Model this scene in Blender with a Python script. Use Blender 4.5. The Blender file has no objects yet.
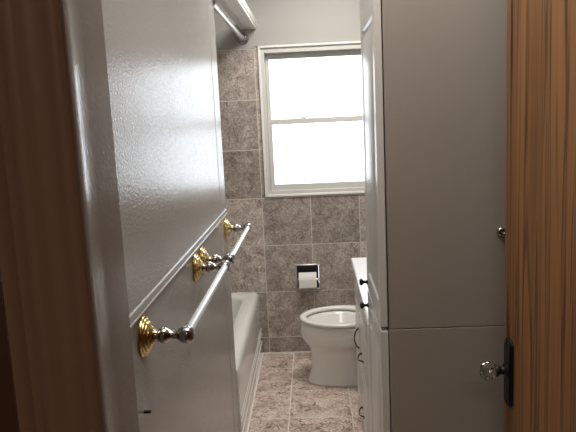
import bpy, bmesh, math, random
from mathutils import Vector, Matrix
random.seed(4)
PI = math.pi
S = bpy.context.scene
C = S.collection

# ------------------------------------------------------------------ helpers
def obj(name, bm, mat, parent=None, smooth=False, bevel=0, subsurf=0, auto=None):
    bmesh.ops.recalc_face_normals(bm, faces=bm.faces)
    me = bpy.data.meshes.new(name); bm.to_mesh(me); bm.free()
    o = bpy.data.objects.new(name, me); C.objects.link(o)
    if mat: me.materials.append(mat)
    if parent: o.parent = parent
    if smooth:
        for p in me.polygons: p.use_smooth = True
    if auto is not None:
        for p in me.polygons: p.use_smooth = True
        me.set_sharp_from_angle(angle=math.radians(auto))
    if bevel:
        m = o.modifiers.new('bevel', 'BEVEL'); m.width = bevel; m.segments = 2; m.limit_method = 'ANGLE'
        m.angle_limit = math.radians(40)
        for p in me.polygons: p.use_smooth = True
        me.set_sharp_from_angle(angle=math.radians(35))
    if subsurf:
        m = o.modifiers.new('sub', 'SUBSURF'); m.levels = subsurf; m.render_levels = subsurf
    return o

def thing(name, label, cat, loc=(0, 0, 0), group=None):
    o = bpy.data.objects.new(name, None); C.objects.link(o)
    o.location = loc; o.empty_display_size = .05
    o['label'] = label; o['category'] = cat
    if group: o['group'] = group
    return o

def struct(name, bm, mat, parent=None, **k):
    o = obj(name, bm, mat, parent, **k)
    if not parent: o['kind'] = 'structure'
    return o

def box(bm, x0, x1, y0, y1, z0, z1):
    v = [bm.verts.new(p) for p in ((x0,y0,z0),(x1,y0,z0),(x1,y1,z0),(x0,y1,z0),(x0,y0,z1),(x1,y0,z1),(x1,y1,z1),(x0,y1,z1))]
    for f in ((0,3,2,1),(4,5,6,7),(0,1,5,4),(1,2,6,5),(2,3,7,6),(3,0,4,7)):
        bm.faces.new([v[i] for i in f])
    return bm
def bx(*a): return box(bmesh.new(), *a)

def lathe(bm, origin, axis, prof, n=28):
    """prof: list of (distance along axis, radius)"""
    axis = Vector(axis).normalized(); o = Vector(origin)
    u = axis.orthogonal().normalized(); w = axis.cross(u)
    rings = []
    for d, r in prof:
        if r < 1e-5: rings.append([bm.verts.new(o + axis*d)])
        else: rings.append([bm.verts.new(o + axis*d + (u*math.cos(2*PI*i/n) + w*math.sin(2*PI*i/n))*r) for i in range(n)])
    for a, b in zip(rings, rings[1:]):
        for i in range(n):
            j = (i+1) % n
            if len(a) == 1 and len(b) == 1: continue
            if len(a) == 1: bm.faces.new((a[0], b[j], b[i]))
            elif len(b) == 1: bm.faces.new((a[i], a[j], b[0]))
            else: bm.faces.new((a[i], a[j], b[j], b[i]))
    for r in (rings[0], rings[-1]):
        if len(r) > 2: bm.faces.new(r)
    return bm

def tube(bm, pts, r, n=12):
    pts = [Vector(p) for p in pts]; rings = []
    for i, p in enumerate(pts):
        t = (pts[min(i+1, len(pts)-1)] - pts[max(i-1, 0)]).normalized()
        if i == 0: u = t.orthogonal().normalized()
        else: u = (u - t*u.dot(t)).normalized()
        w = t.cross(u)
        rr = r[i] if isinstance(r, (list, tuple)) else r
        rings.append([bm.verts.new(p + (u*math.cos(2*PI*k/n)+w*math.sin(2*PI*k/n))*rr) for k in range(n)])
    for a, b in zip(rings, rings[1:]):
        for i in range(n): bm.faces.new((a[i], a[(i+1)%n], b[(i+1)%n], b[i]))
    bm.faces.new(rings[0]); bm.faces.new(rings[-1])
    return bm

def prism(bm, pts2, axis, a0, a1):
    """extrude a closed 2D outline. axis 'y': pts (x,z); 'z': pts (x,y); 'x': pts (y,z)"""
    def P(p, a):
        return {'y': (p[0], a, p[1]), 'z': (p[0], p[1], a), 'x': (a, p[0], p[1])}[axis]
    A = [bm.verts.new(P(p, a0)) for p in pts2]; B = [bm.verts.new(P(p, a1)) for p in pts2]
    n = len(A)
    for i in range(n): bm.faces.new((A[i], A[(i+1)%n], B[(i+1)%n], B[i]))
    bm.faces.new(A); bm.faces.new(B[::-1])
    return bm

def wall_holes(axis, a0, a1, u0, u1, z0, z1, holes):
    """one wall mesh built from boxes round rectangular openings (u0,u1,z0,z1)"""
    bm = bmesh.new()
    us = sorted({u0, u1, *[h[0] for h in holes], *[h[1] for h in holes]})
    zs = sorted({z0, z1, *[h[2] for h in holes], *[h[3] for h in holes]})
    for ua, ub in zip(us, us[1:]):
        for za, zb in zip(zs, zs[1:]):
            uc, zc = (ua+ub)/2, (za+zb)/2
            if any(h[0] < uc < h[1] and h[2] < zc < h[3] for h in holes): continue
            if axis == 'y': box(bm, ua, ub, a0, a1, za, zb)
            else: box(bm, a0, a1, ua, ub, za, zb)
    bmesh.ops.remove_doubles(bm, verts=bm.verts, dist=1e-5)
    # drop the interior faces shared by two boxes
    seen = {}
    for f in list(bm.faces):
        seen.setdefault(tuple(sorted(v.index for v in f.verts)) if False else tuple(sorted((round(v.co.x,4), round(v.co.y,4), round(v.co.z,4)) for v in f.verts)), []).append(f)
    kill = [f for fs in seen.values() if len(fs) > 1 for f in fs]
    bmesh.ops.delete(bm, geom=kill, context='FACES_ONLY')
    return bm

# ------------------------------------------------------------------ materials
def mat(name, col, rough=.5, metal=0, bump=0, bscale=200, coat=0, spec=.5, detail=2, ior=None):
    m = bpy.data.materials.new(name); m.use_nodes = True
    nt = m.node_tree; b = nt.nodes['Principled BSDF']
    b.inputs['Base Color'].default_value = (*col, 1); b.inputs['Roughness'].default_value = rough
    b.inputs['Metallic'].default_value = metal; b.inputs['Specular IOR Level'].default_value = spec
    b.inputs['Coat Weight'].default_value = coat; b.inputs['Coat Roughness'].default_value = .05
    tc = nt.nodes.new('ShaderNodeNewGeometry')
    n = nt.nodes.new('ShaderNodeTexNoise'); n.inputs['Scale'].default_value = bscale; n.inputs['Detail'].default_value = detail
    nt.links.new(tc.outputs['Position'], n.inputs['Vector'])
    # slight procedural tone variation
    n2 = nt.nodes.new('ShaderNodeTexNoise'); n2.inputs['Scale'].default_value = 6; n2.inputs['Detail'].default_value = 3
    nt.links.new(tc.outputs['Position'], n2.inputs['Vector'])
    mr = nt.nodes.new('ShaderNodeMapRange'); mr.inputs['To Min'].default_value = .96; mr.inputs['To Max'].default_value = 1.04
    nt.links.new(n2.outputs['Fac'], mr.inputs['Value'])
    mx = nt.nodes.new('ShaderNodeVectorMath'); mx.operation = 'SCALE'; mx.inputs[0].default_value = col
    nt.links.new(mr.outputs['Result'], mx.inputs['Scale']); nt.links.new(mx.outputs['Vector'], b.inputs['Base Color'])
    if bump:
        bp = nt.nodes.new('ShaderNodeBump'); bp.inputs['Strength'].default_value = bump; bp.inputs['Distance'].default_value = .002
        nt.links.new(n.outputs['Fac'], bp.inputs['Height']); nt.links.new(bp.outputs['Normal'], b.inputs['Normal'])
    return m

def tile_mat(name, axes, origin, size, cols, grout, rough, vein, bump=.25, mortar=.0022, tint=.25):
    """square stone tiles laid on a grid in world space; axes e.g. 'XZ'"""
    m = bpy.data.materials.new(name); m.use_nodes = True
    nt = m.node_tree; N = nt.nodes; L = nt.links; b = N['Principled BSDF']
    g = N.new('ShaderNodeNewGeometry'); sp = N.new('ShaderNodeSeparateXYZ'); L.new(g.outputs['Position'], sp.inputs[0])
    def math_(op, a, bb=None):
        n = N.new('ShaderNodeMath'); n.operation = op
        for i, v in enumerate((a, bb)):
            if v is None: continue
            if isinstance(v, (int, float)): n.inputs[i].default_value = v
            else: L.new(v, n.inputs[i])
        return n.outputs[0]
    cells = []; edges = []
    for ax, o in zip(axes, origin):
        t = math_('DIVIDE', math_('SUBTRACT', sp.outputs[ax], o), size)
        fl = math_('FLOOR', t); fr = math_('SUBTRACT', t, fl)
        d = math_('MINIMUM', fr, math_('SUBTRACT', 1.0, fr))
        cells.append(fl); edges.append(d)
    dm = math_('MULTIPLY', math_('MINIMUM', edges[0], edges[1]), size)
    gm = N.new('ShaderNodeMapRange'); gm.inputs['From Min'].default_value = mortar*.7; gm.inputs['From Max'].default_value = mortar*1.3
    L.new(dm, gm.inputs['Value'])                      # 0 in the grout, 1 on the stone
    cc = N.new('ShaderNodeCombineXYZ'); L.new(cells[0], cc.inputs[0]); L.new(cells[1], cc.inputs[1])
    wn = N.new('ShaderNodeTexWhiteNoise'); wn.noise_dimensions = '3D'; L.new(cc.outputs[0], wn.inputs['Vector'])
    off = N.new('ShaderNodeVectorMath'); off.operation = 'MULTIPLY_ADD'
    L.new(wn.outputs['Color'], off.inputs[0]); off.inputs[1].default_value = (9, 9, 9); L.new(g.outputs['Position'], off.inputs[2])
    n1 = N.new('ShaderNodeTexNoise'); n1.inputs['Scale'].default_value = 13; n1.inputs['Detail'].default_value = 9; n1.inputs['Roughness'].default_value = .68; n1.inputs['Distortion'].default_value = .6
    n2 = N.new('ShaderNodeTexNoise'); n2.inputs['Scale'].default_value = 95; n2.inputs['Detail'].default_value = 6; n2.inputs['Roughness'].default_value = .75
    n3 = N.new('ShaderNodeTexNoise'); n3.inputs['Scale'].default_value = 7; n3.inputs['Detail'].default_value = 5; n3.inputs['Distortion'].default_value = 1.2
    for n in (n1, n2, n3): L.new(off.outputs[0], n.inputs['Vector'])
    cr = N.new('ShaderNodeValToRGB'); e = cr.color_ramp.elements
    e[0].position = .27; e[0].color = (*cols[0], 1); e[1].position = .75; e[1].color = (*cols[-1], 1)
    for i, c in enumerate(cols[1:-1]):
        q = e.new(.27 + .48*(i+1)/(len(cols)-1)); q.color = (*c, 1)
    L.new(n1.outputs['Fac'], cr.inputs['Fac'])
    # thin dark-red veins where a noise crosses its middle value
    v = math_('ABSOLUTE', math_('SUBTRACT', n3.outputs['Fac'], .5))
    vm = N.new('ShaderNodeMapRange'); vm.inputs['From Min'].default_value = 0; vm.inputs['From Max'].default_value = .016
    vm.inputs['To Min'].default_value = vein[3]; vm.inputs['To Max'].default_value = 0; L.new(v, vm.inputs['Value'])
    m1 = N.new('ShaderNodeMix'); m1.data_type = 'RGBA'; L.new(vm.outputs[0], m1.inputs[0]); L.new(cr.outputs[0], m1.inputs[6]); m1.inputs[7].default_value = (*vein[:3], 1)
    # speckle and per-tile tone
    sc = N.new('ShaderNodeMapRange'); sc.inputs['From Min'].default_value = .3; sc.inputs['From Max'].default_value = .7
    sc.inputs['To Min'].default_value = .42; sc.inputs['To Max'].default_value = 1.62; L.new(n2.outputs['Fac'], sc.inputs['Value'])
    tn = N.new('ShaderNodeMapRange'); tn.inputs['To Min'].default_value = 1-tint; tn.inputs['To Max'].default_value = 1+tint
    L.new(wn.outputs['Value'], tn.inputs['Value'])
    vs = N.new('ShaderNodeVectorMath'); vs.operation = 'SCALE'; L.new(m1.outputs[2], vs.inputs[0]); L.new(math_('MULTIPLY', sc.outputs[0], tn.outputs[0]), vs.inputs['Scale'])
    m2 = N.new('ShaderNodeMix'); m2.data_type = 'RGBA'; L.new(gm.outputs[0], m2.inputs[0]); m2.inputs[6].default_value = (*grout, 1); L.new(vs.outputs[0], m2.inputs[7])
    L.new(m2.outputs[2], b.inputs['Base Color'])
    rr = N.new('ShaderNodeMapRange'); rr.inputs['To Min'].default_value = .8; rr.inputs['To Max'].default_value = rough; L.new(gm.outputs[0], rr.inputs['Value']); L.new(rr.outputs[0], b.inputs['Roughness'])
    h = math_('ADD', math_('MULTIPLY', n2.outputs['Fac'], .35), math_('ADD', math_('MULTIPLY', n1.outputs['Fac'], .6), gm.outputs[0]))
    bp = N.new('ShaderNodeBump'); bp.inputs['Strength'].default_value = bump; bp.inputs['Distance'].default_value = .003
    L.new(h, bp.inputs['Height']); L.new(bp.outputs['Normal'], b.inputs['Normal'])
    return m

def wood_mat(name, dark, mid, light, rough=.45):
    m = bpy.data.materials.new(name); m.use_nodes = True
    nt = m.node_tree; N = nt.nodes; L = nt.links; b = N['Principled BSDF']
    g = N.new('ShaderNodeTexCoord')
    def noise(scale, vec, detail=4, dist=0, rough_=.6):
        mp = N.new('ShaderNodeMapping'); mp.inputs['Scale'].default_value = vec; L.new(g.outputs['Object'], mp.inputs['Vector'])
        n = N.new('ShaderNodeTexNoise'); n.inputs['Scale'].default_value = scale; n.inputs['Detail'].default_value = detail
        n.inputs['Distortion'].default_value = dist; n.inputs['Roughness'].default_value = rough_
        L.new(mp.outputs[0], n.inputs['Vector']); return n.outputs['Fac']
    a = noise(1, (3, 13, .5), 3, .4)       # broad cathedral bands
    c = noise(1, (30, 170, 1.6), 5)      # fine fibres
    mt = N.new('ShaderNodeMath'); mt.operation = 'MULTIPLY'; mt.inputs[1].default_value = 13; L.new(a, mt.inputs[0])
    sn = N.new('ShaderNodeMath'); sn.operation = 'SINE'; L.new(mt.outputs[0], sn.inputs[0])
    ms = N.new('ShaderNodeMath'); ms.operation = 'MULTIPLY'; ms.inputs[1].default_value = 6.0
    L.new(a, ms.inputs[0])
    fr = N.new('ShaderNodeMath'); fr.operation = 'MULTIPLY'; fr.inputs[1].default_value = 38; L.new(a, fr.inputs[0])
    sf = N.new('ShaderNodeMath'); sf.operation = 'SINE'; L.new(fr.outputs[0], sf.inputs[0])
    r1 = N.new('ShaderNodeMapRange'); r1.inputs['From Min'].default_value = -1; r1.inputs['To Min'].default_value = .25; r1.inputs['To Max'].default_value = .62; L.new(sn.outputs[0], r1.inputs['Value'])
    r2 = N.new('ShaderNodeMapRange'); r2.inputs['From Min'].default_value = .55; r2.inputs['From Max'].default_value = 1; r2.inputs['To Min'].default_value = 0; r2.inputs['To Max'].default_value = -.38; L.new(sf.outputs[0], r2.inputs['Value'])
    r3 = N.new('ShaderNodeMapRange'); r3.inputs['From Min'].default_value = .3; r3.inputs['From Max'].default_value = .7; r3.inputs['To Min'].default_value = -.16; r3.inputs['To Max'].default_value = .22; L.new(c, r3.inputs['Value'])
    a1 = N.new('ShaderNodeMath'); L.new(r1.outputs[0], a1.inputs[0]); L.new(r2.outputs[0], a1.inputs[1])
    a2 = N.new('ShaderNodeMath'); L.new(a1.outputs[0], a2.inputs[0]); L.new(r3.outputs[0], a2.inputs[1])
    cr = N.new('ShaderNodeValToRGB'); e = cr.color_ramp.elements
    e[0].position = 0; e[0].color = (*dark, 1); e[1].position = .8; e[1].color = (*light, 1); q = e.new(.4); q.color = (*mid, 1)
    L.new(a2.outputs[0], cr.inputs['Fac']); L.new(cr.outputs[0], b.inputs['Base Color'])
    b.inputs['Roughness'].default_value = rough
    bp = N.new('ShaderNodeBump'); bp.inputs['Strength'].default_value = .08; bp.inputs['Distance'].default_value = .001
    L.new(c, bp.inputs['Height']); L.new(bp.outputs['Normal'], b.inputs['Normal'])
    return m

M_gloss  = mat('glossy_enamel_wall_paint', (.31, .292, .272), .1, bump=.5, bscale=150, detail=3, spec=.38)
M_wallp  = mat('satin_wall_paint', (.37, .362, .335), .55, bump=.08)
M_ceil   = mat('ceiling_paint', (.80, .79, .76), .8)
M_trim   = mat('white_trim_paint', (.74, .73, .70), .32, bump=.05, bscale=60)
M_vinyl  = mat('white_vinyl_window', (.57, .56, .525), .35)
M_frame  = mat('door_frame_paint', (.22, .165, .135), .16, bump=.12, bscale=190)
M_casing = mat('bounce_tinted_casing_paint', (.31, .185, .13), .42, bump=.12, bscale=90)  # taupe paint, its brown deepened to carry warm bounce from the hall
M_hallw  = mat('brown_hall_wall', (.10, .042, .025), .6)
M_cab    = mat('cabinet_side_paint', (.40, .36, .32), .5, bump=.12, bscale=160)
M_cabw   = mat('white_cabinet_lacquer', (.76, .75, .72), .28)
M_top    = mat('white_cultured_marble', (.84, .85, .86), .12)
M_porc   = mat('white_porcelain', (.78, .77, .735), .12, coat=.6)
M_seat   = mat('white_toilet_seat', (.82, .81, .77), .2)
M_water  = mat('bowl_water', (.45, .48, .47), .03)
M_tub    = mat('white_tub_enamel', (.78, .765, .73), .12, coat=.5)
M_brass  = mat('polished_brass', (.66, .49, .20), .2, 1)
M_chrome = mat('chrome', (.42, .40, .40), .10, 1)
M_satin  = mat('white_enamelled_steel_bar', (.80, .81, .83), .22, .55)
M_steel  = mat('satin_steel', (.72, .71, .70), .38, 1)
M_black  = mat('black_iron', (.012, .012, .013), .38, .3)
M_paper  = mat('toilet_paper', (.80, .78, .74), .9, bump=.2, bscale=300)
M_card   = mat('cardboard', (.35, .25, .16), .9)
M_caulk  = mat('white_caulk', (.72, .69, .63), .6)
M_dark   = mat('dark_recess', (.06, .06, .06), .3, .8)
M_hfloor = wood_mat('hall_floor_wood', (.10, .05, .025), (.2, .1, .05), (.3, .16, .08))
M_wood   = wood_mat('varnished_wood_veneer', (.035, .012, .004), (.26, .115, .036), (.40, .185, .060), .36)
M_tilew  = tile_mat('wall_stone_tile', 'XZ', (-.324, .1075), .2995,
    [(.21, .170, .148), (.31, .262, .228), (.42, .37, .325), (.56, .53, .47)], (.60, .56, .50), .38, (.10, .05, .04, .6))
M_tiles  = tile_mat('alcove_stone_tile', 'YZ', (3.854, .1075), .2995,
    [(.21, .170, .148), (.31, .262, .228), (.42, .37, .325), (.56, .53, .47)], (.60, .56, .50), .38, (.10, .05, .04, .6))
M_tilef  = tile_mat('floor_stone_tile', 'XY', (-.17, 3.600), .3165,
    [(.36, .26, .215), (.52, .41, .345), (.68, .57, .49), (.84, .76, .68)], (.72, .66, .58), .25, (.13, .04, .035, .8), tint=.12)

def glass(name, rough=0, ior=1.45, thin=False):
    m = bpy.data.materials.new(name); m.use_nodes = True
    nt = m.node_tree; N = nt.nodes; L = nt.links
    if thin:
        N.remove(N['Principled BSDF'])
        t = N.new('ShaderNodeBsdfTransparent'); g = N.new('ShaderNodeBsdfGlossy'); g.inputs['Roughness'].default_value = .02
        f = N.new('ShaderNodeFresnel'); x = N.new('ShaderNodeMixShader')
        n = N.new('ShaderNodeTexNoise'); n.inputs['Scale'].default_value = 3
        r = N.new('ShaderNodeMapRange'); r.inputs['To Min'].default_value = 1.42; r.inputs['To Max'].default_value = 1.48
        L.new(n.outputs['Fac'], r.inputs['Value']); L.new(r.outputs[0], f.inputs['IOR'])
        L.new(f.outputs[0], x.inputs[0]); L.new(t.outputs[0], x.inputs[1]); L.new(g.outputs[0], x.inputs[2])
        L.new(x.outputs[0], N['Material Output'].inputs[0])
    else:
        b = N['Principled BSDF']; b.inputs['Transmission Weight'].default_value = 1; b.inputs['Roughness'].default_value = rough; b.inputs['IOR'].default_value = ior
        n = N.new('ShaderNodeTexNoise'); n.inputs['Scale'].default_value = 20
        r = N.new('ShaderNodeMapRange'); r.inputs['To Min'].default_value = rough; r.inputs['To Max'].default_value = rough+.03
        L.new(n.outputs['Fac'], r.inputs['Value']); L.new(r.outputs[0], b.inputs['Roughness'])
    return m
M_pane = glass('window_glass', thin=True)
M_crystal = glass('crystal_knob_glass', 0, 1.5)

# ------------------------------------------------------------------ room shell
D = 3.854          # back wall
PX = -.38          # glossy partition face
PE = 2.66          # its far end
RX = .66           # right wall
TX = -1.16         # alcove outer wall
NB = .705          # bathroom side of the doorway wall
HT = 2.44
struct('floor', bx(TX-.1, RX+.1, NB-.06, D+.12, -.1, 0), M_tilef)
struct('ceiling', bx(TX-.1, 1.3, -2.6, D+.12, HT, HT+.1), M_ceil)
WX0, WX1, WZ0, WZ1 = -.292, .372, 1.022, 1.909      # window opening
HX0, HX1, HZ0, HZ1 = -.130, .010, .424, .572      # paper holder recess
WTOP = 1.907
struct('wall_back', wall_holes('y', D, D+.12, TX-.1, RX+.1, 0, WTOP, [(WX0, WX1, WZ0, WTOP), (HX0, HX1, HZ0, HZ1)]), M_tilew)
struct('wall_back_upper', wall_holes('y', D+.008, D+.12, TX-.1, RX+.1, WTOP, HT, [(WX0, WX1, WTOP, WZ1)]), M_wallp)
struct('wall_right', bx(RX, RX+.1, NB, D, 0, HT), M_wallp)
struct('wall_alcove', bx(TX-.1, TX, PE, D, 0, HT), M_tiles)
# partition whose glossy painted face carries the towel bars
struct('wall_left', bx(TX-.1, PX, NB, PE, 0, HT), M_gloss)
# doorway wall, between hall and bathroom
struct('wall_front', wall_holes('y', .568, NB-.0, -1.3, 1.3, 0, HT, [(-.236, .56, 0, 2.08)]), M_hallw)
# hall behind the camera
struct('hall_floor', bx(-1.3, 1.3, -2.6, .607, -.1, -.0), M_hfloor)['kind'] = 'structure'
struct('wall_hall_left', bx(-1.4, -1.3, -2.6, NB, 0, HT), M_hallw)
struct('wall_hall_right', bx(1.3, 1.4, -2.6, NB, 0, HT), M_hallw)
struct('wall_hall_back', bx(-1.4, 1.4, -2.7, -2.6, 0, HT), M_wallp)

# header above the tub opening, painted like the wall, with a moulded lower edge
struct('header', bx(-.395, -.312, PE, D+.008, 2.028, 2.074), M_trim)
bm = bmesh.new()
prism(bm, [(-.395, 2.018), (-.305, 2.018), (-.305, 2.032), (-.300, 2.036), (-.300, 2.046), (-.306, 2.054), (-.302, 2.060), (-.302, 2.068), (-.312, 2.074), (-.312, 2.028), (-.395, 2.028)], 'y', PE, D+.008)
struct('trim_1', bm, M_trim)
struct('trim_2', bx(-.425, -.318, D-.004, D+.008, WTOP, 2.018), M_wallp)

# chair rail on the partition: slopes out to a small nosing
bm = bmesh.new()
prism(bm, [(PX, 1.096), (PX+.005, 1.096), (PX+.0075, 1.099), (PX+.0075, 1.1025), (PX+.005, 1.1045), (PX+.004, 1.118), (PX, 1.1215)], 'y', NB, PE+.006)
struct('trim_3', bm, M_gloss, bevel=.001)
# corner strip at the far end of the partition
struct('trim_4', bx(PX-.06, PX+.001, PE-.15, PE+.001, 0, 1.096), M_gloss, bevel=.004)
struct('trim_5', bx(PX-.06, PX+.001, PE-.15, PE+.001, 1.121, HT), M_gloss, bevel=.004)
# caulk line along floor and tub
struct('trim_6', bx(-.378, RX, D-.007, D, 0, .006), M_caulk)
struct('trim_7', bx(-.372, -.364, PE, D-.007, 0, .005), M_caulk)

# left door frame
JX = -.21
fr = thing('door_frame', 'brown-grey painted door frame with bounce-tinted moulded casing at the left edge', 'door frame', (JX, .6, 0))
def addto(t, name, bm, m, **k):
    o = obj(name, bm, m, None, **k)
    for v in o.data.vertices: v.co -= t.location
    o.parent = t
    return o
o = addto(fr, 'jamb', prism(bmesh.new(), [(JX-.026, .556), (JX+.0005, .556), (JX+.001, .560), (JX-.0005, .574), (JX-.0028, .592), (JX-.0028, .612), (JX-.0125, .612), (JX-.0125, NB), (JX-.026, NB)], 'z', 0, 2.06), M_frame, auto=25)
prof = [(-.212, .568), (-.212, .553), (-.216, .5495), (-.222, .5495), (-.226, .553), (-.234, .5545), (-.244, .552), (-.250, .5465),
        (-.256, .5445), (-.262, .5475), (-.266, .551), (-.273, .551), (-.277, .544), (-.284, .542), (-.288, .546), (-.288, .568)]
addto(fr, 'casing', prism(bmesh.new(), prof, 'z', 0, 2.12), M_casing, auto=50)
addto(fr, 'jamb', bx(.54, .56, .552, NB, 0, 2.06), M_frame, bevel=.003)
addto(fr, 'head_jamb', bx(JX, .54, .552, NB, 2.06, 2.08), M_frame, bevel=.003)
addto(fr, 'casing', prism(bmesh.new(), [(.33-(x-0), y) for x, y in prof], 'z', 0, 2.12), M_casing, auto=50)

# ------------------------------------------------------------------ window
win = bpy.data.objects.new('window_1', None); C.objects.link(win); win['kind'] = 'structure'
def ringbox(x0, x1, z0, z1, w, y0, y1, wt=None, wb=None):
    wt = wt or w; wb = wb or w
    bm = bmesh.new()
    box(bm, x0, x0+w, y0, y1, z0, z1); box(bm, x1-w, x1, y0, y1, z0, z1)
    box(bm, x0+w, x1-w, y0, y1, z0, z0+wb); box(bm, x0+w, x1-w, y0, y1, z1-wt, z1)
    return bm
obj('casing', ringbox(WX0-.010, WX1+.010, WZ0-.010, WZ1+.010, .014, D-.012, D+.012), M_trim, win, bevel=.003)
obj('frame', ringbox(WX0, WX1, WZ0, WZ1, .026, D+.002, D+.10, .034), M_vinyl, win, bevel=.003)
MZ = 1.467
us = obj('sash', ringbox(WX0+.026, WX1-.026, MZ-.012, WZ1-.034, .022, D+.058, D+.082, .032, .024), M_vinyl, win, bevel=.003)
ls = obj('sash', ringbox(WX0+.026, WX1-.026, WZ0+.022, MZ+.016, .026, D+.026, D+.054, .032, .040), M_vinyl, win, bevel=.003)
obj('pane', bx(WX0+.045, WX1-.045, D+.068, D+.072, MZ+.01, WZ1-.04), M_pane, us)
obj('pane', bx(WX0+.05, WX1-.05, D+.038, D+.042, WZ0+.05, MZ-.008), M_pane, ls)
lk = bmesh.new()
lathe(lk, (-.045+.0, D+.040, MZ+.0165), (0, 0, 1), [(0, .012), (.006, .012), (.010, .008), (.013, 0)], 16)
tube(lk, [(-.045, D+.040, MZ+.018), (-.02, D+.032, MZ+.030), (-.006, D+.028, MZ+.028)], .004, 8)
box(lk, -.085, -.045, D+.034, D+.048, MZ+.0165, MZ+.020)
obj('sash_lock', lk, M_satin, win, auto=40)
# flat painted surround over the window
struct('trim_8', bx(WX0-.028, WX1+.028, D-.002, D+.008, WZ1+.011, WZ1+.052), M_wallp)

# ------------------------------------------------------------------ towel bars
def towel_bar(y0, y1, z, label):
    t = thing('towel_bar', label, 'towel bar', (PX, (y0+y1)/2, z), 'towel bars on the glossy left wall')
    for y in (y0, y1):
        ro = addto(t, 'rosette', lathe(bmesh.new(), (PX, y, z), (1, 0, 0),
            [(0, .043), (.003, .045), (.006, .0435), (.007, .0385), (.009, .038), (.011, .0365), (.012, .032), (.015, .031), (.017, .027), (.018, .022), (.022, .019), (.0245, .0145)], 40), M_brass, auto=50)
        po = addto(t, 'post', lathe(bmesh.new(), (PX, y, z), (1, 0, 0),
            [(.023, .0145), (.028, .015), (.031, .0125), (.036, .0140), (.040, .0168), (.046, .0180), (.051, .0168), (.056, .0130), (.062, .0100), (.069, .0092), (.075, .0108), (.080, .0145),
             (.085, .0175), (.091, .0193), (.098, .0195), (.104, .0176), (.1085, .0135), (.111, .007), (.1118, 0)], 36), M_chrome, smooth=True)
    addto(t, 'bar', lathe(bmesh.new(), (PX+.095, y0+.004, z), (0, 1, 0), [(0, .0105), (y1-y0-.008, .0105)], 28), M_satin, auto=50)
    return t
towel_bar(1.288, 1.905, 1.047, 'nearer towel bar on brass rosettes, close to the door frame')
towel_bar(2.025, 2.612, 1.043, 'farther towel bar on brass rosettes, beside the bathtub end of the wall')

# small black peg low on the partition
pg = obj('peg', lathe(bmesh.new(), (PX, 1.248, .892), (1, 0, 0), [(0, .004), (.014, .0035), (.016, 0)], 12), M_black, auto=50)
pg['label'] = 'tiny black peg low on the left wall beside the door frame'; pg['category'] = 'peg'

# ------------------------------------------------------------------ curtain rod
t = thing('shower_curtain_rod', 'chrome shower curtain rod with round flange under the header', 'curtain rod', (-.386, D, 1.965))
addto(t, 'rod', lathe(bmesh.new(), (-.386, PE+.005, 1.972), (0, 1, -.006), [(0, .0125), (D-PE-.01, .0125)], 24), M_steel, auto=50)
addto(t, 'flange', lathe(bmesh.new(), (-.386, D-.0045, 1.965), (0, -1, 0), [(0, .033), (.004, .035), (.010, .033), (.014, .024), (.022, .021), (.034, .020), (.036, .0165), (.036, .013)], 32), M_chrome, auto=50)
addto(t, 'end_socket', lathe(bmesh.new(), (-.386, PE+.003, 1.972), (0, 1, 0), [(0, .0145), (.012, .0145), (.014, .0125)], 24), M_chrome, auto=50)

# ------------------------------------------------------------------ bathtub
TZ = .412; AX = -.371
TY0, TY1 = PE+.002, D-.002
t = thing('bathtub', 'white enamelled bathtub with ribbed apron in the tiled alcove', 'bathtub', (-.77, (TY0+TY1)/2, 0))
bm = bmesh.new()
# shell: outline rings (outer bottom -> apron -> rim -> basin)
def rrect(x0, x1, y0, y1, r, z, n=7):
    pts = []
    for cx, cy, a0 in ((x1-r, y1-r, 0), (x0+r, y1-r, 90), (x0+r, y0+r, 180), (x1-r, y0+r, 270)):
        for i in range(n):
            a = math.radians(a0 + 90*i/(n-1)); pts.append((cx+r*math.cos(a), cy+r*math.sin(a), z))
    return pts
rings = []
X0 = TX+.002
for dx, z in ((0, .0), (0, TZ-.045), (.003, TZ-.028), (.010, TZ-.014), (.022, TZ-.004), (.036, TZ)):
    rings.append(rrect(X0, AX-dx, TY0, TY1, .004, z))
bx0, bx1, by0, by1 = X0+.06, AX-.085, TY0+.08, TY1-.075
for d, z, r in ((0, TZ, .11), (.006, TZ-.004, .105), (.014, TZ-.02, .1), (.03, TZ-.12, .1), (.05, TZ-.25, .1), (.075, .085, .1), (.12, .07, .09)):
    rings.append(rrect(bx0+d, bx1-d, by0+d, by1-d, r, z))
vr = [[bm.verts.new(p) for p in r] for r in rings]
for a, b in zip(vr, vr[1:]):
    n = len(a)
    for i in range(n): bm.faces.new((a[i], a[(i+1)%n], b[(i+1)%n], b[i]))
bm.faces.new(vr[-1])
shell = addto(t, 'tub_shell', bm, M_tub, auto=40)
for z, h in ((.168, .010), (.140, .010), (.085, .008)):
    bm = bmesh.new()
    prism(bm, [(AX-.001, z-h/2), (AX+.002, z-h/2+.002), (AX+.0035, z), (AX+.002, z+h/2-.002), (AX-.001, z+h/2)], 'y', TY0, TY1)
    addto(t, 'apron_rib', bm, M_tub, auto=60)

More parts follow.
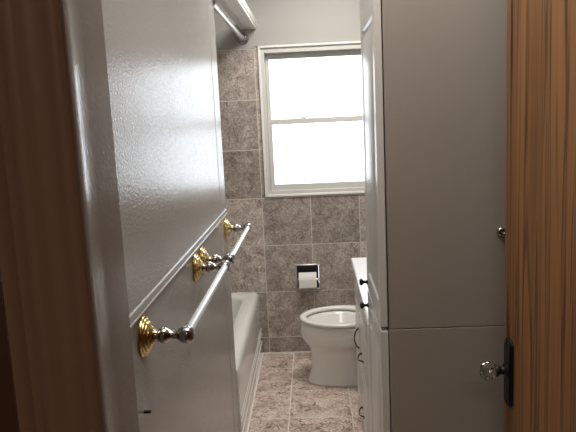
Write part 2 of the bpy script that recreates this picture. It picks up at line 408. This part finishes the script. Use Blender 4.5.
# ------------------------------------------------------------------ toilet
TYC = 3.42
t = thing('toilet', 'white toilet with open seat, facing left against the stone tiled wall', 'toilet', (.15, TYC, 0))
def egg(xf, xb, hw, z, n=40, p=2.0, c=.42):
    """plan outline, front at xf; widest point sits c of the way from the back"""
    L = xb - xf; xc = xb - L*c; pts = []
    for i in range(n):
        a = 2*PI*i/n; ca, sa = math.cos(a), math.sin(a)
        ex = (xc-xf) if ca < 0 else (xb-xc)
        x = xc + math.copysign(abs(ca)**(2/p), ca)*ex; y = math.copysign(abs(sa)**(2/p), sa)*hw
        pts.append((x, TYC+y, z))
    return pts
bm = bmesh.new()
spec = [(-.076, .50, .109, 0, 2.6, .5), (-.078, .50, .111, .012, 2.6, .5), (-.068, .50, .106, .03, 2.6, .5), (-.054, .50, .100, .08, 2.6, .5), (-.049, .50, .098, .135, 2.6, .5),
        (-.051, .50, .100, .175, 2.5, .5), (-.060, .50, .110, .205, 2.3, .48), (-.084, .50, .142, .237, 2.2, .46), (-.104, .49, .170, .27, 2.1, .44),
        (-.112, .48, .181, .305, 2.05, .42), (-.104, .48, .177, .34, 2.05, .42), (-.100, .47, .175, .354, 2.05, .42), (-.092, .46, .168, .358, 2.05, .42)]
R = [[bm.verts.new(p) for p in egg(a, b, h, z, p=pp, c=c)] for a, b, h, z, pp, c in spec]
inner = [(-.070, .26, .143, .358), (-.060, .25, .135, .345), (-.020, .22, .105, .30), (.02, .20, .080, .24), (.06, .17, .05, .21)]
R += [[bm.verts.new(p) for p in egg(a, b, h, z)] for a, b, h, z in inner]
for a, b in zip(R, R[1:]):
    n = len(a)
    for i in range(n): bm.faces.new((a[i], a[(i+1)%n], b[(i+1)%n], b[i]))
bm.faces.new(R[0]); bm.faces.new(R[-1])
bowl = addto(t, 'bowl', bm, M_porc, smooth=True)
addto(t, 'water', prism(bmesh.new(), [(p[0], p[1]) for p in egg(.03, .19, .072, 0)], 'z', .236, .242), M_water, auto=40)
def seat_ring(z0, z1, fo, fi):
    bm = bmesh.new()
    so = lambda g, z: egg(fo[0]+g, fo[1]-g, fo[2]-g, z, n=48, c=.44)
    si = lambda g, z: egg(fi[0]-g, fi[1]+g, fi[2]+g, z, n=48, c=.46)
    h = z1-z0
    prof = [so(.004, z0), so(0, z0+h*.35), so(.001, z0+h*.7), so(.008, z1), si(.012, z1), si(.003, z0+h*.75), si(0, z0+h*.4), si(.004, z0)]
    V = [[bm.verts.new(p) for p in r] for r in prof]; n = 48
    for k in range(len(V)):
        a, b = V[k], V[(k+1) % len(V)]
        for i in range(n): bm.faces.new((a[i], a[(i+1)%n], b[(i+1)%n], b[i]))
    return bm
addto(t, 'seat', seat_ring(.366, .386, (-.110, .34, .182), (-.070, .262, .143)), M_seat, smooth=True)
for s in (-1, 1):
    addto(t, 'hinge', lathe(bmesh.new(), (.345, TYC+s*.075-.02, .388), (0, 1, 0), [(0, .012), (.04, .012)], 16), M_seat, auto=40)
# raised lid and tank, behind the vanity from here
bm = bmesh.new()
A = egg(.36-.43, .36, .178, 0, n=40)
va = [bm.verts.new((.352 + (p[0]-.36)*-.12, p[1], .40 - (p[0]-.36))) for p in A]
vb = [bm.verts.new((.370 + (p[0]-.36)*-.12, p[1], .40 - (p[0]-.36))) for p in A]
for i in range(40): bm.faces.new((va[i], va[(i+1)%40], vb[(i+1)%40], vb[i]))
bm.faces.new(va); bm.faces.new(vb[::-1])
addto(t, 'lid', bm, M_seat, auto=40)
bm = bmesh.new()
V = [[bm.verts.new(p) for p in rrect(.45+d, .645, TYC-.2+d, TYC+.2-d, .03, z, 5)] for d, z in ((.03, .358), (.012, .40), (0, .70))]
for a, b in zip(V, V[1:]):
    for i in range(len(a)): bm.faces.new((a[i], a[(i+1)%len(a)], b[(i+1)%len(a)], b[i]))
bm.faces.new(V[0]); bm.faces.new(V[-1])
tank = addto(t, 'tank', bm, M_porc, auto=40)
tl = addto(t, 'tank_lid', bx(.438, .652, TYC-.208, TYC+.208, .70, .735), M_porc, bevel=.01)
hd = bmesh.new(); lathe(hd, (.45, TYC-.15, .65), (-1, 0, 0), [(0, .012), (.012, .010), (.016, 0)], 16); tube(hd, [(.438, TYC-.15, .65), (.432, TYC-.12, .647), (.432, TYC-.09, .643)], .005, 8)
addto(t, 'flush_handle', hd, M_chrome, auto=50)

# ------------------------------------------------------------------ paper holder and roll
t = thing('paper_holder', 'chrome recessed toilet paper holder set into the stone tiles', 'paper holder', (-.06, D, .495))
fx0, fx1, fz0, fz1 = -.138, .018, .416, .580
addto(t, 'frame', ringbox(fx0, fx1, fz0, fz1, .0085, D-.008, D+.002), M_steel, bevel=.003)
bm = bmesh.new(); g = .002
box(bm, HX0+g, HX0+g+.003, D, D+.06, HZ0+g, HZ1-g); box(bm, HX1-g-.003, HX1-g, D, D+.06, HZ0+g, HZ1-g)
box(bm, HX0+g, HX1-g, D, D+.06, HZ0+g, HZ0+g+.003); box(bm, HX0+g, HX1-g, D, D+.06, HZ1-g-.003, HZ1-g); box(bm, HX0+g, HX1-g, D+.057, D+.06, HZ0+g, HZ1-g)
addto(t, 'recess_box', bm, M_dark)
for xx in (-.1285, .0015):
    bm = bmesh.new(); box(bm, xx, xx+.007, D-.034, D-.006, .472, .498)
    addto(t, 'arm', bm, M_chrome, bevel=.003)
addto(t, 'roller', lathe(bmesh.new(), (-.121, D-.026, .485), (1, 0, 0), [(0, .009), (.121, .009)], 16), M_chrome, auto=50)
t = thing('toilet_paper_roll', 'white toilet paper roll on the chrome wall holder', 'toilet paper', (-.06, D-.01, .485))
bm = bmesh.new()
n = 40; xs = (-.116, -.006); ro_, ri_ = .045, .019
V = [[bm.verts.new((x, D-.012+r*math.cos(2*PI*i/n), .483+r*math.sin(2*PI*i/n))) for i in range(n)] for x, r in ((xs[0], ri_), (xs[0], ro_), (xs[1], ro_), (xs[1], ri_))]
for k in range(4):
    a, b = V[k], V[(k+1) % 4]
    for i in range(n): bm.faces.new((a[i], a[(i+1)%n], b[(i+1)%n], b[i]))
addto(t, 'paper', bm, M_paper, auto=40)
addto(t, 'loose_sheet', bx(xs[0], xs[1], D-.0585, D-.0575, .440, .485), M_paper)
addto(t, 'cardboard_core', lathe(bmesh.new(), (xs[0]-.001, D-.012, .483), (1, 0, 0), [(0, .0188), (.112, .0188)], 24), M_card, auto=40)

# ------------------------------------------------------------------ raised-panel fronts on -X faces
def panel_front(x0, x1, y0, y1, z0, z1, panels, fr=.05):
    """slab x0 (front) .. x1 (back); each panel (y0,y1,z0,z1): sunk moulding then a raised field"""
    bm = bmesh.new()
    ys = sorted({y0, y1, *[p[0] for p in panels], *[p[1] for p in panels]}); zs = sorted({z0, z1, *[p[2] for p in panels], *[p[3] for p in panels]})
    for ya, yb in zip(ys, ys[1:]):
        for za, zb in zip(zs, zs[1:]):
            yc, zc = (ya+yb)/2, (za+zb)/2
            if any(p[0] < yc < p[1] and p[2] < zc < p[3] for p in panels): continue
            bm.faces.new([bm.verts.new(q) for q in ((x0, ya, za), (x0, ya, zb), (x0, yb, zb), (x0, yb, za))])
    for p in panels:
        L = [(0, 0), (.006, .007), (.012, .007), (.034, -.0005)]
        R = []
        for ins, dep in L:
            R.append([bm.verts.new((x0+dep, y, z)) for y, z in ((p[0]+ins, p[2]+ins), (p[1]-ins, p[2]+ins), (p[1]-ins, p[3]-ins), (p[0]+ins, p[3]-ins))])
        for a, b in zip(R, R[1:]):
            for i in range(4): bm.faces.new((a[i], a[(i+1)%4], b[(i+1)%4], b[i]))
        bm.faces.new(R[-1])
    q = [(y0, z0), (y1, z0), (y1, z1), (y0, z1)]
    A = [bm.verts.new((x0, *c)) for c in q]; B = [bm.verts.new((x1, *c)) for c in q]
    for i in range(4): bm.faces.new((A[i], A[(i+1)%4], B[(i+1)%4], B[i]))
    bm.faces.new(B)
    bmesh.ops.remove_doubles(bm, verts=bm.verts, dist=1e-5)
    return bm
def knob_bm(x, y, z):
    return lathe(bmesh.new(), (x, y, z), (-1, 0, 0), [(0, .0085), (.002, .0085), (.004, .005), (.013, .0045), (.017, .009), (.020, .0115), (.024, .0115), (.027, .008), (.028, 0)], 20)
def pull_bm(x, y, z, L, vert=False):
    pts = []
    for i in range(13):
        s = i/12; u = (s-.5)*L; d = .021*math.sin(PI*s)**.6 if 0 < s < 1 else 0
        pts.append((x-d, y, z+u) if vert else (x-d, y+u, z+.004*math.cos(2*PI*s)))
    bm = tube(bmesh.new(), pts, [.0024+.0012*abs(math.cos(PI*i/12)) for i in range(13)], 10)
    for e in (-L/2, L/2):
        lathe(bm, (x, y, z+e) if vert else (x, y+e, z), (-1, 0, 0), [(0, .0065), (.002, .0065), (.004, .0035)], 14)
    return bm

# ------------------------------------------------------------------ linen cabinet
LY0, LY1, LX, LF = 1.62, 2.04, .186, .164
SP = .926
t = thing('linen_cabinet', 'tall grey-white linen cabinet with plain side panel, beside the wooden door', 'cabinet', (.42, 1.86, 0))
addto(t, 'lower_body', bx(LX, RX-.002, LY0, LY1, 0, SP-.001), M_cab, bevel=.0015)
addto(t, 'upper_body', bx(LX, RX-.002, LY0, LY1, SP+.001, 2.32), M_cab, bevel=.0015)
for z0, z1, pans, kz in ((.09, SP-.006, [(.14, SP-.055)], .873), (SP+.006, 2.28, [(.985, 1.745), (1.805, 2.23)], .952)):
    d = addto(t, 'door', panel_front(LF, LX-.003, LY0+.003, LY1-.003, z0, z1, [(LY0+.05, LY1-.05, a, b) for a, b in pans]), M_cabw, bevel=.002)
    k = obj('knob', knob_bm(LF, LY1-.028, kz), M_black, None, auto=60)
    for v in k.data.vertices: v.co -= t.location
    k.parent = d

hk = thing('robe_hook', 'small chrome hook on the grey cabinet side by the door edge', 'hook', (.479, LY0, 1.18))
addto(hk, 'base', lathe(bmesh.new(), (.479, LY0, 1.180), (0, -1, 0), [(0, .0125), (.003, .0135), (.007, .0125), (.010, .009), (.012, 0)], 24), M_chrome, auto=40)
addto(hk, 'prong', tube(bmesh.new(), [(.479, LY0-.008, 1.178), (.479, LY0-.022, 1.174), (.479, LY0-.028, 1.182)], [.0035, .0035, .005], 10), M_chrome, smooth=True)

# ------------------------------------------------------------------ vanity
VY0, VY1, VX, VF = LY1+.003, 3.175, .207, .189
t = thing('vanity_cabinet', 'white vanity with raised panel fronts and black pulls under the counter', 'vanity', (.43, 2.64, 0))
addto(t, 'body', bx(VX, RX-.002, VY0, VY1, 0, .729), M_cabw, bevel=.001)
addto(t, 'base_panel', bx(VF+.006, VX, VY0, VY1, 0, .05), M_cabw, bevel=.001)
def front(name, y0, y1, z0, z1, pull=None):
    ins = .028
    d = addto(t, name, panel_front(VF, VX-.001, y0, y1, z0, z1, [(y0+ins, y1-ins, z0+ins, z1-ins)]), M_cabw, bevel=.0015)
    if pull:
        y, z, L, v = pull
        k = obj('pull', pull_bm(VF, y, z, L, v), M_black, None, auto=60)
        for q in k.data.vertices: q.co -= t.location
        k.parent = d
front('door', 2.895, 3.165, .06, .512, (2.95, .415, .10, True))
front('false_front', 2.895, 3.165, .535, .72)
front('drawer', 2.50, 2.875, .565, .72)
front('drawer', 2.50, 2.875, .305, .55, (2.72, .405, .10, False))
front('drawer', 2.50, 2.875, .06, .29, (2.755, .125, .10, False))
front('door', 2.12, 2.48, .06, .72)
ct = obj('countertop', bx(.176, RX-.002, VY0, 3.205, .731, .760), M_top, bevel=.006)
for v in ct.data.vertices: v.co -= Vector((.42, 2.65, .731))
ct.location = (.42, 2.65, .731)
ct['label'] = 'white glossy countertop on the vanity beside the toilet'; ct['category'] = 'countertop'

# ------------------------------------------------------------------ wooden door
fe = Vector((.422, 1.40, 0)); dv = Vector((.087, -1, 0)).normalized()     # free edge, towards the hinge
W = .725
door = bpy.data.objects.new('door_1', None); C.objects.link(door); door['kind'] = 'structure'
door.location = fe
ang = math.atan2(dv.y, dv.x) + PI/2      # local -Y runs from the free edge to the hinge, local -X faces the passage
door.rotation_euler = (0, 0, ang)
sl = obj('door_leaf', bx(0, .036, -W, 0, .012, 2.04), M_wood, door, bevel=.002)
def keyplate():
    y0, y1, z0, z1, c = -.056, -.013, .826, .986, .011
    pts = [(y0+c, z0), (y1-c, z0), (y1, z0+c), (y1, z1-c), (y1-c, z1), (y0+c, z1), (y0, z1-c), (y0, z0+c)]
    bm = prism(bmesh.new(), pts, 'x', -.005, 0)
    i = .006
    pts = [(y0+c+i*.4, z0+i), (y1-c-i*.4, z0+i), (y1-i, z0+c+i*.4), (y1-i, z1-c-i*.4), (y1-c-i*.4, z1-i), (y0+c+i*.4, z1-i), (y0+i, z1-c-i*.4), (y0+i, z0+c+i*.4)]
    return prism(bm, pts, 'x', -.008, -.005)
pl = obj('handle_plate', keyplate(), M_black, door, bevel=.001)
obj('keyhole', prism(lathe(bmesh.new(), (-.0082, -.0345, .868), (-1, 0, 0), [(0, .005), (.0008, .005)], 14), [(-.0365, .868), (-.0325, .868), (-.0315, .854), (-.0375, .854)], 'x', -.009, -.0082), M_dark, pl, auto=40)
for z in (.975, .837):
    obj('screw', lathe(bmesh.new(), (-.008, -.0345, z), (-1, 0, 0), [(0, .0035), (.001, .003), (.0015, 0)], 12), M_black, pl, auto=40)
KY, KZ = -.0345, .912
kn = obj('knob_neck', lathe(bmesh.new(), (-.008, KY, KZ), (-1, 0, 0), [(0, .0155), (.004, .0155), (.007, .010), (.014, .0085), (.018, .010), (.022, .0135), (.026, .0125)], 24), M_black, door, auto=50)
bm = bmesh.new()
lathe(bm, (-.033, KY, KZ), (-1, 0, 0), [(0, .0115), (.003, .0125), (.010, .0200), (.021, .0215), (.029, .0165), (.033, .0105), (.0345, 0)], 12)
obj('glass_knob', bm, M_crystal, kn)
obj('latch', bx(.010, .026, 0, .0015, .875, .945), M_black, door, bevel=.001)
for z in (.25, 1.05, 1.85):
    obj('hinge', lathe(bmesh.new(), (.040, -W-.004, z), (0, 0, 1), [(0, .006), (.09, .006)], 12), M_black, door, auto=40)

# ------------------------------------------------------------------ light
w = bpy.data.worlds.new('world'); S.world = w; w.use_nodes = True
bg = w.node_tree.nodes['Background']; bg.inputs[0].default_value = (.87, .94, 1.0, 1); bg.inputs[1].default_value = 3.7
def area(name, loc, rot, sx, sy, power, col=(1, 1, 1), portal=False):
    l = bpy.data.lights.new(name, 'AREA'); l.shape = 'RECTANGLE'; l.size = sx; l.size_y = sy; l.energy = power; l.color = col
    if portal: l.cycles.is_portal = True
    o = bpy.data.objects.new(name, l); C.objects.link(o); o.location = loc; o.rotation_euler = rot
    return o
area('window_portal', ((WX0+WX1)/2, D+.11, (WZ0+WZ1)/2), (-PI/2, 0, 0), WX1-WX0, WZ1-WZ0, 1, portal=True)
area('bathroom_fill', (.02, 1.25, HT-.02), (0, 0, 0), .8, .8, 11.5, (1, .95, .89))  # added fill over the entry, no fixture; lifts cabinet side and door
area('bathroom_fill', (.14, 3.0, HT-.02), (0, 0, 0), .5, .5, 25, (1, .965, .93))  # unseen added fill that brightens the floor, toilet and back tiles
area('hall_warm_fill', (0, -1.0, HT-.02), (0, 0, 0), .5, .5, 9, (1, .8, .6))  # warm fill added behind the camera as ambient for casing and cabinet

# ------------------------------------------------------------------ camera
f = 630.0
cam = bpy.data.cameras.new('camera'); co = bpy.data.objects.new('camera', cam); C.objects.link(co)
cam.sensor_fit = 'HORIZONTAL'; cam.sensor_width = 36; cam.lens = f/576*36; cam.clip_start = .02
Mx = ((0.99828992, -0.03979057, -0.04282463), (0.03602423, -0.15819338, 0.98675078), (-0.04603795, -0.98660608, -0.15648943))
r = Vector([Mx[i][0] for i in range(3)]); u = -Vector([Mx[i][1] for i in range(3)]); fw = Vector([Mx[i][2] for i in range(3)])
m4 = Matrix(((r.x, u.x, -fw.x, 0), (r.y, u.y, -fw.y, 0), (r.z, u.z, -fw.z, 1.5), (0, 0, 0, 1)))
co.matrix_world = m4
S.camera = co
S.view_settings.view_transform = 'Standard'; S.view_settings.look = 'None'; S.view_settings.gamma = 1; S.view_settings.use_curve_mapping = False
S.view_settings.exposure = 0.0
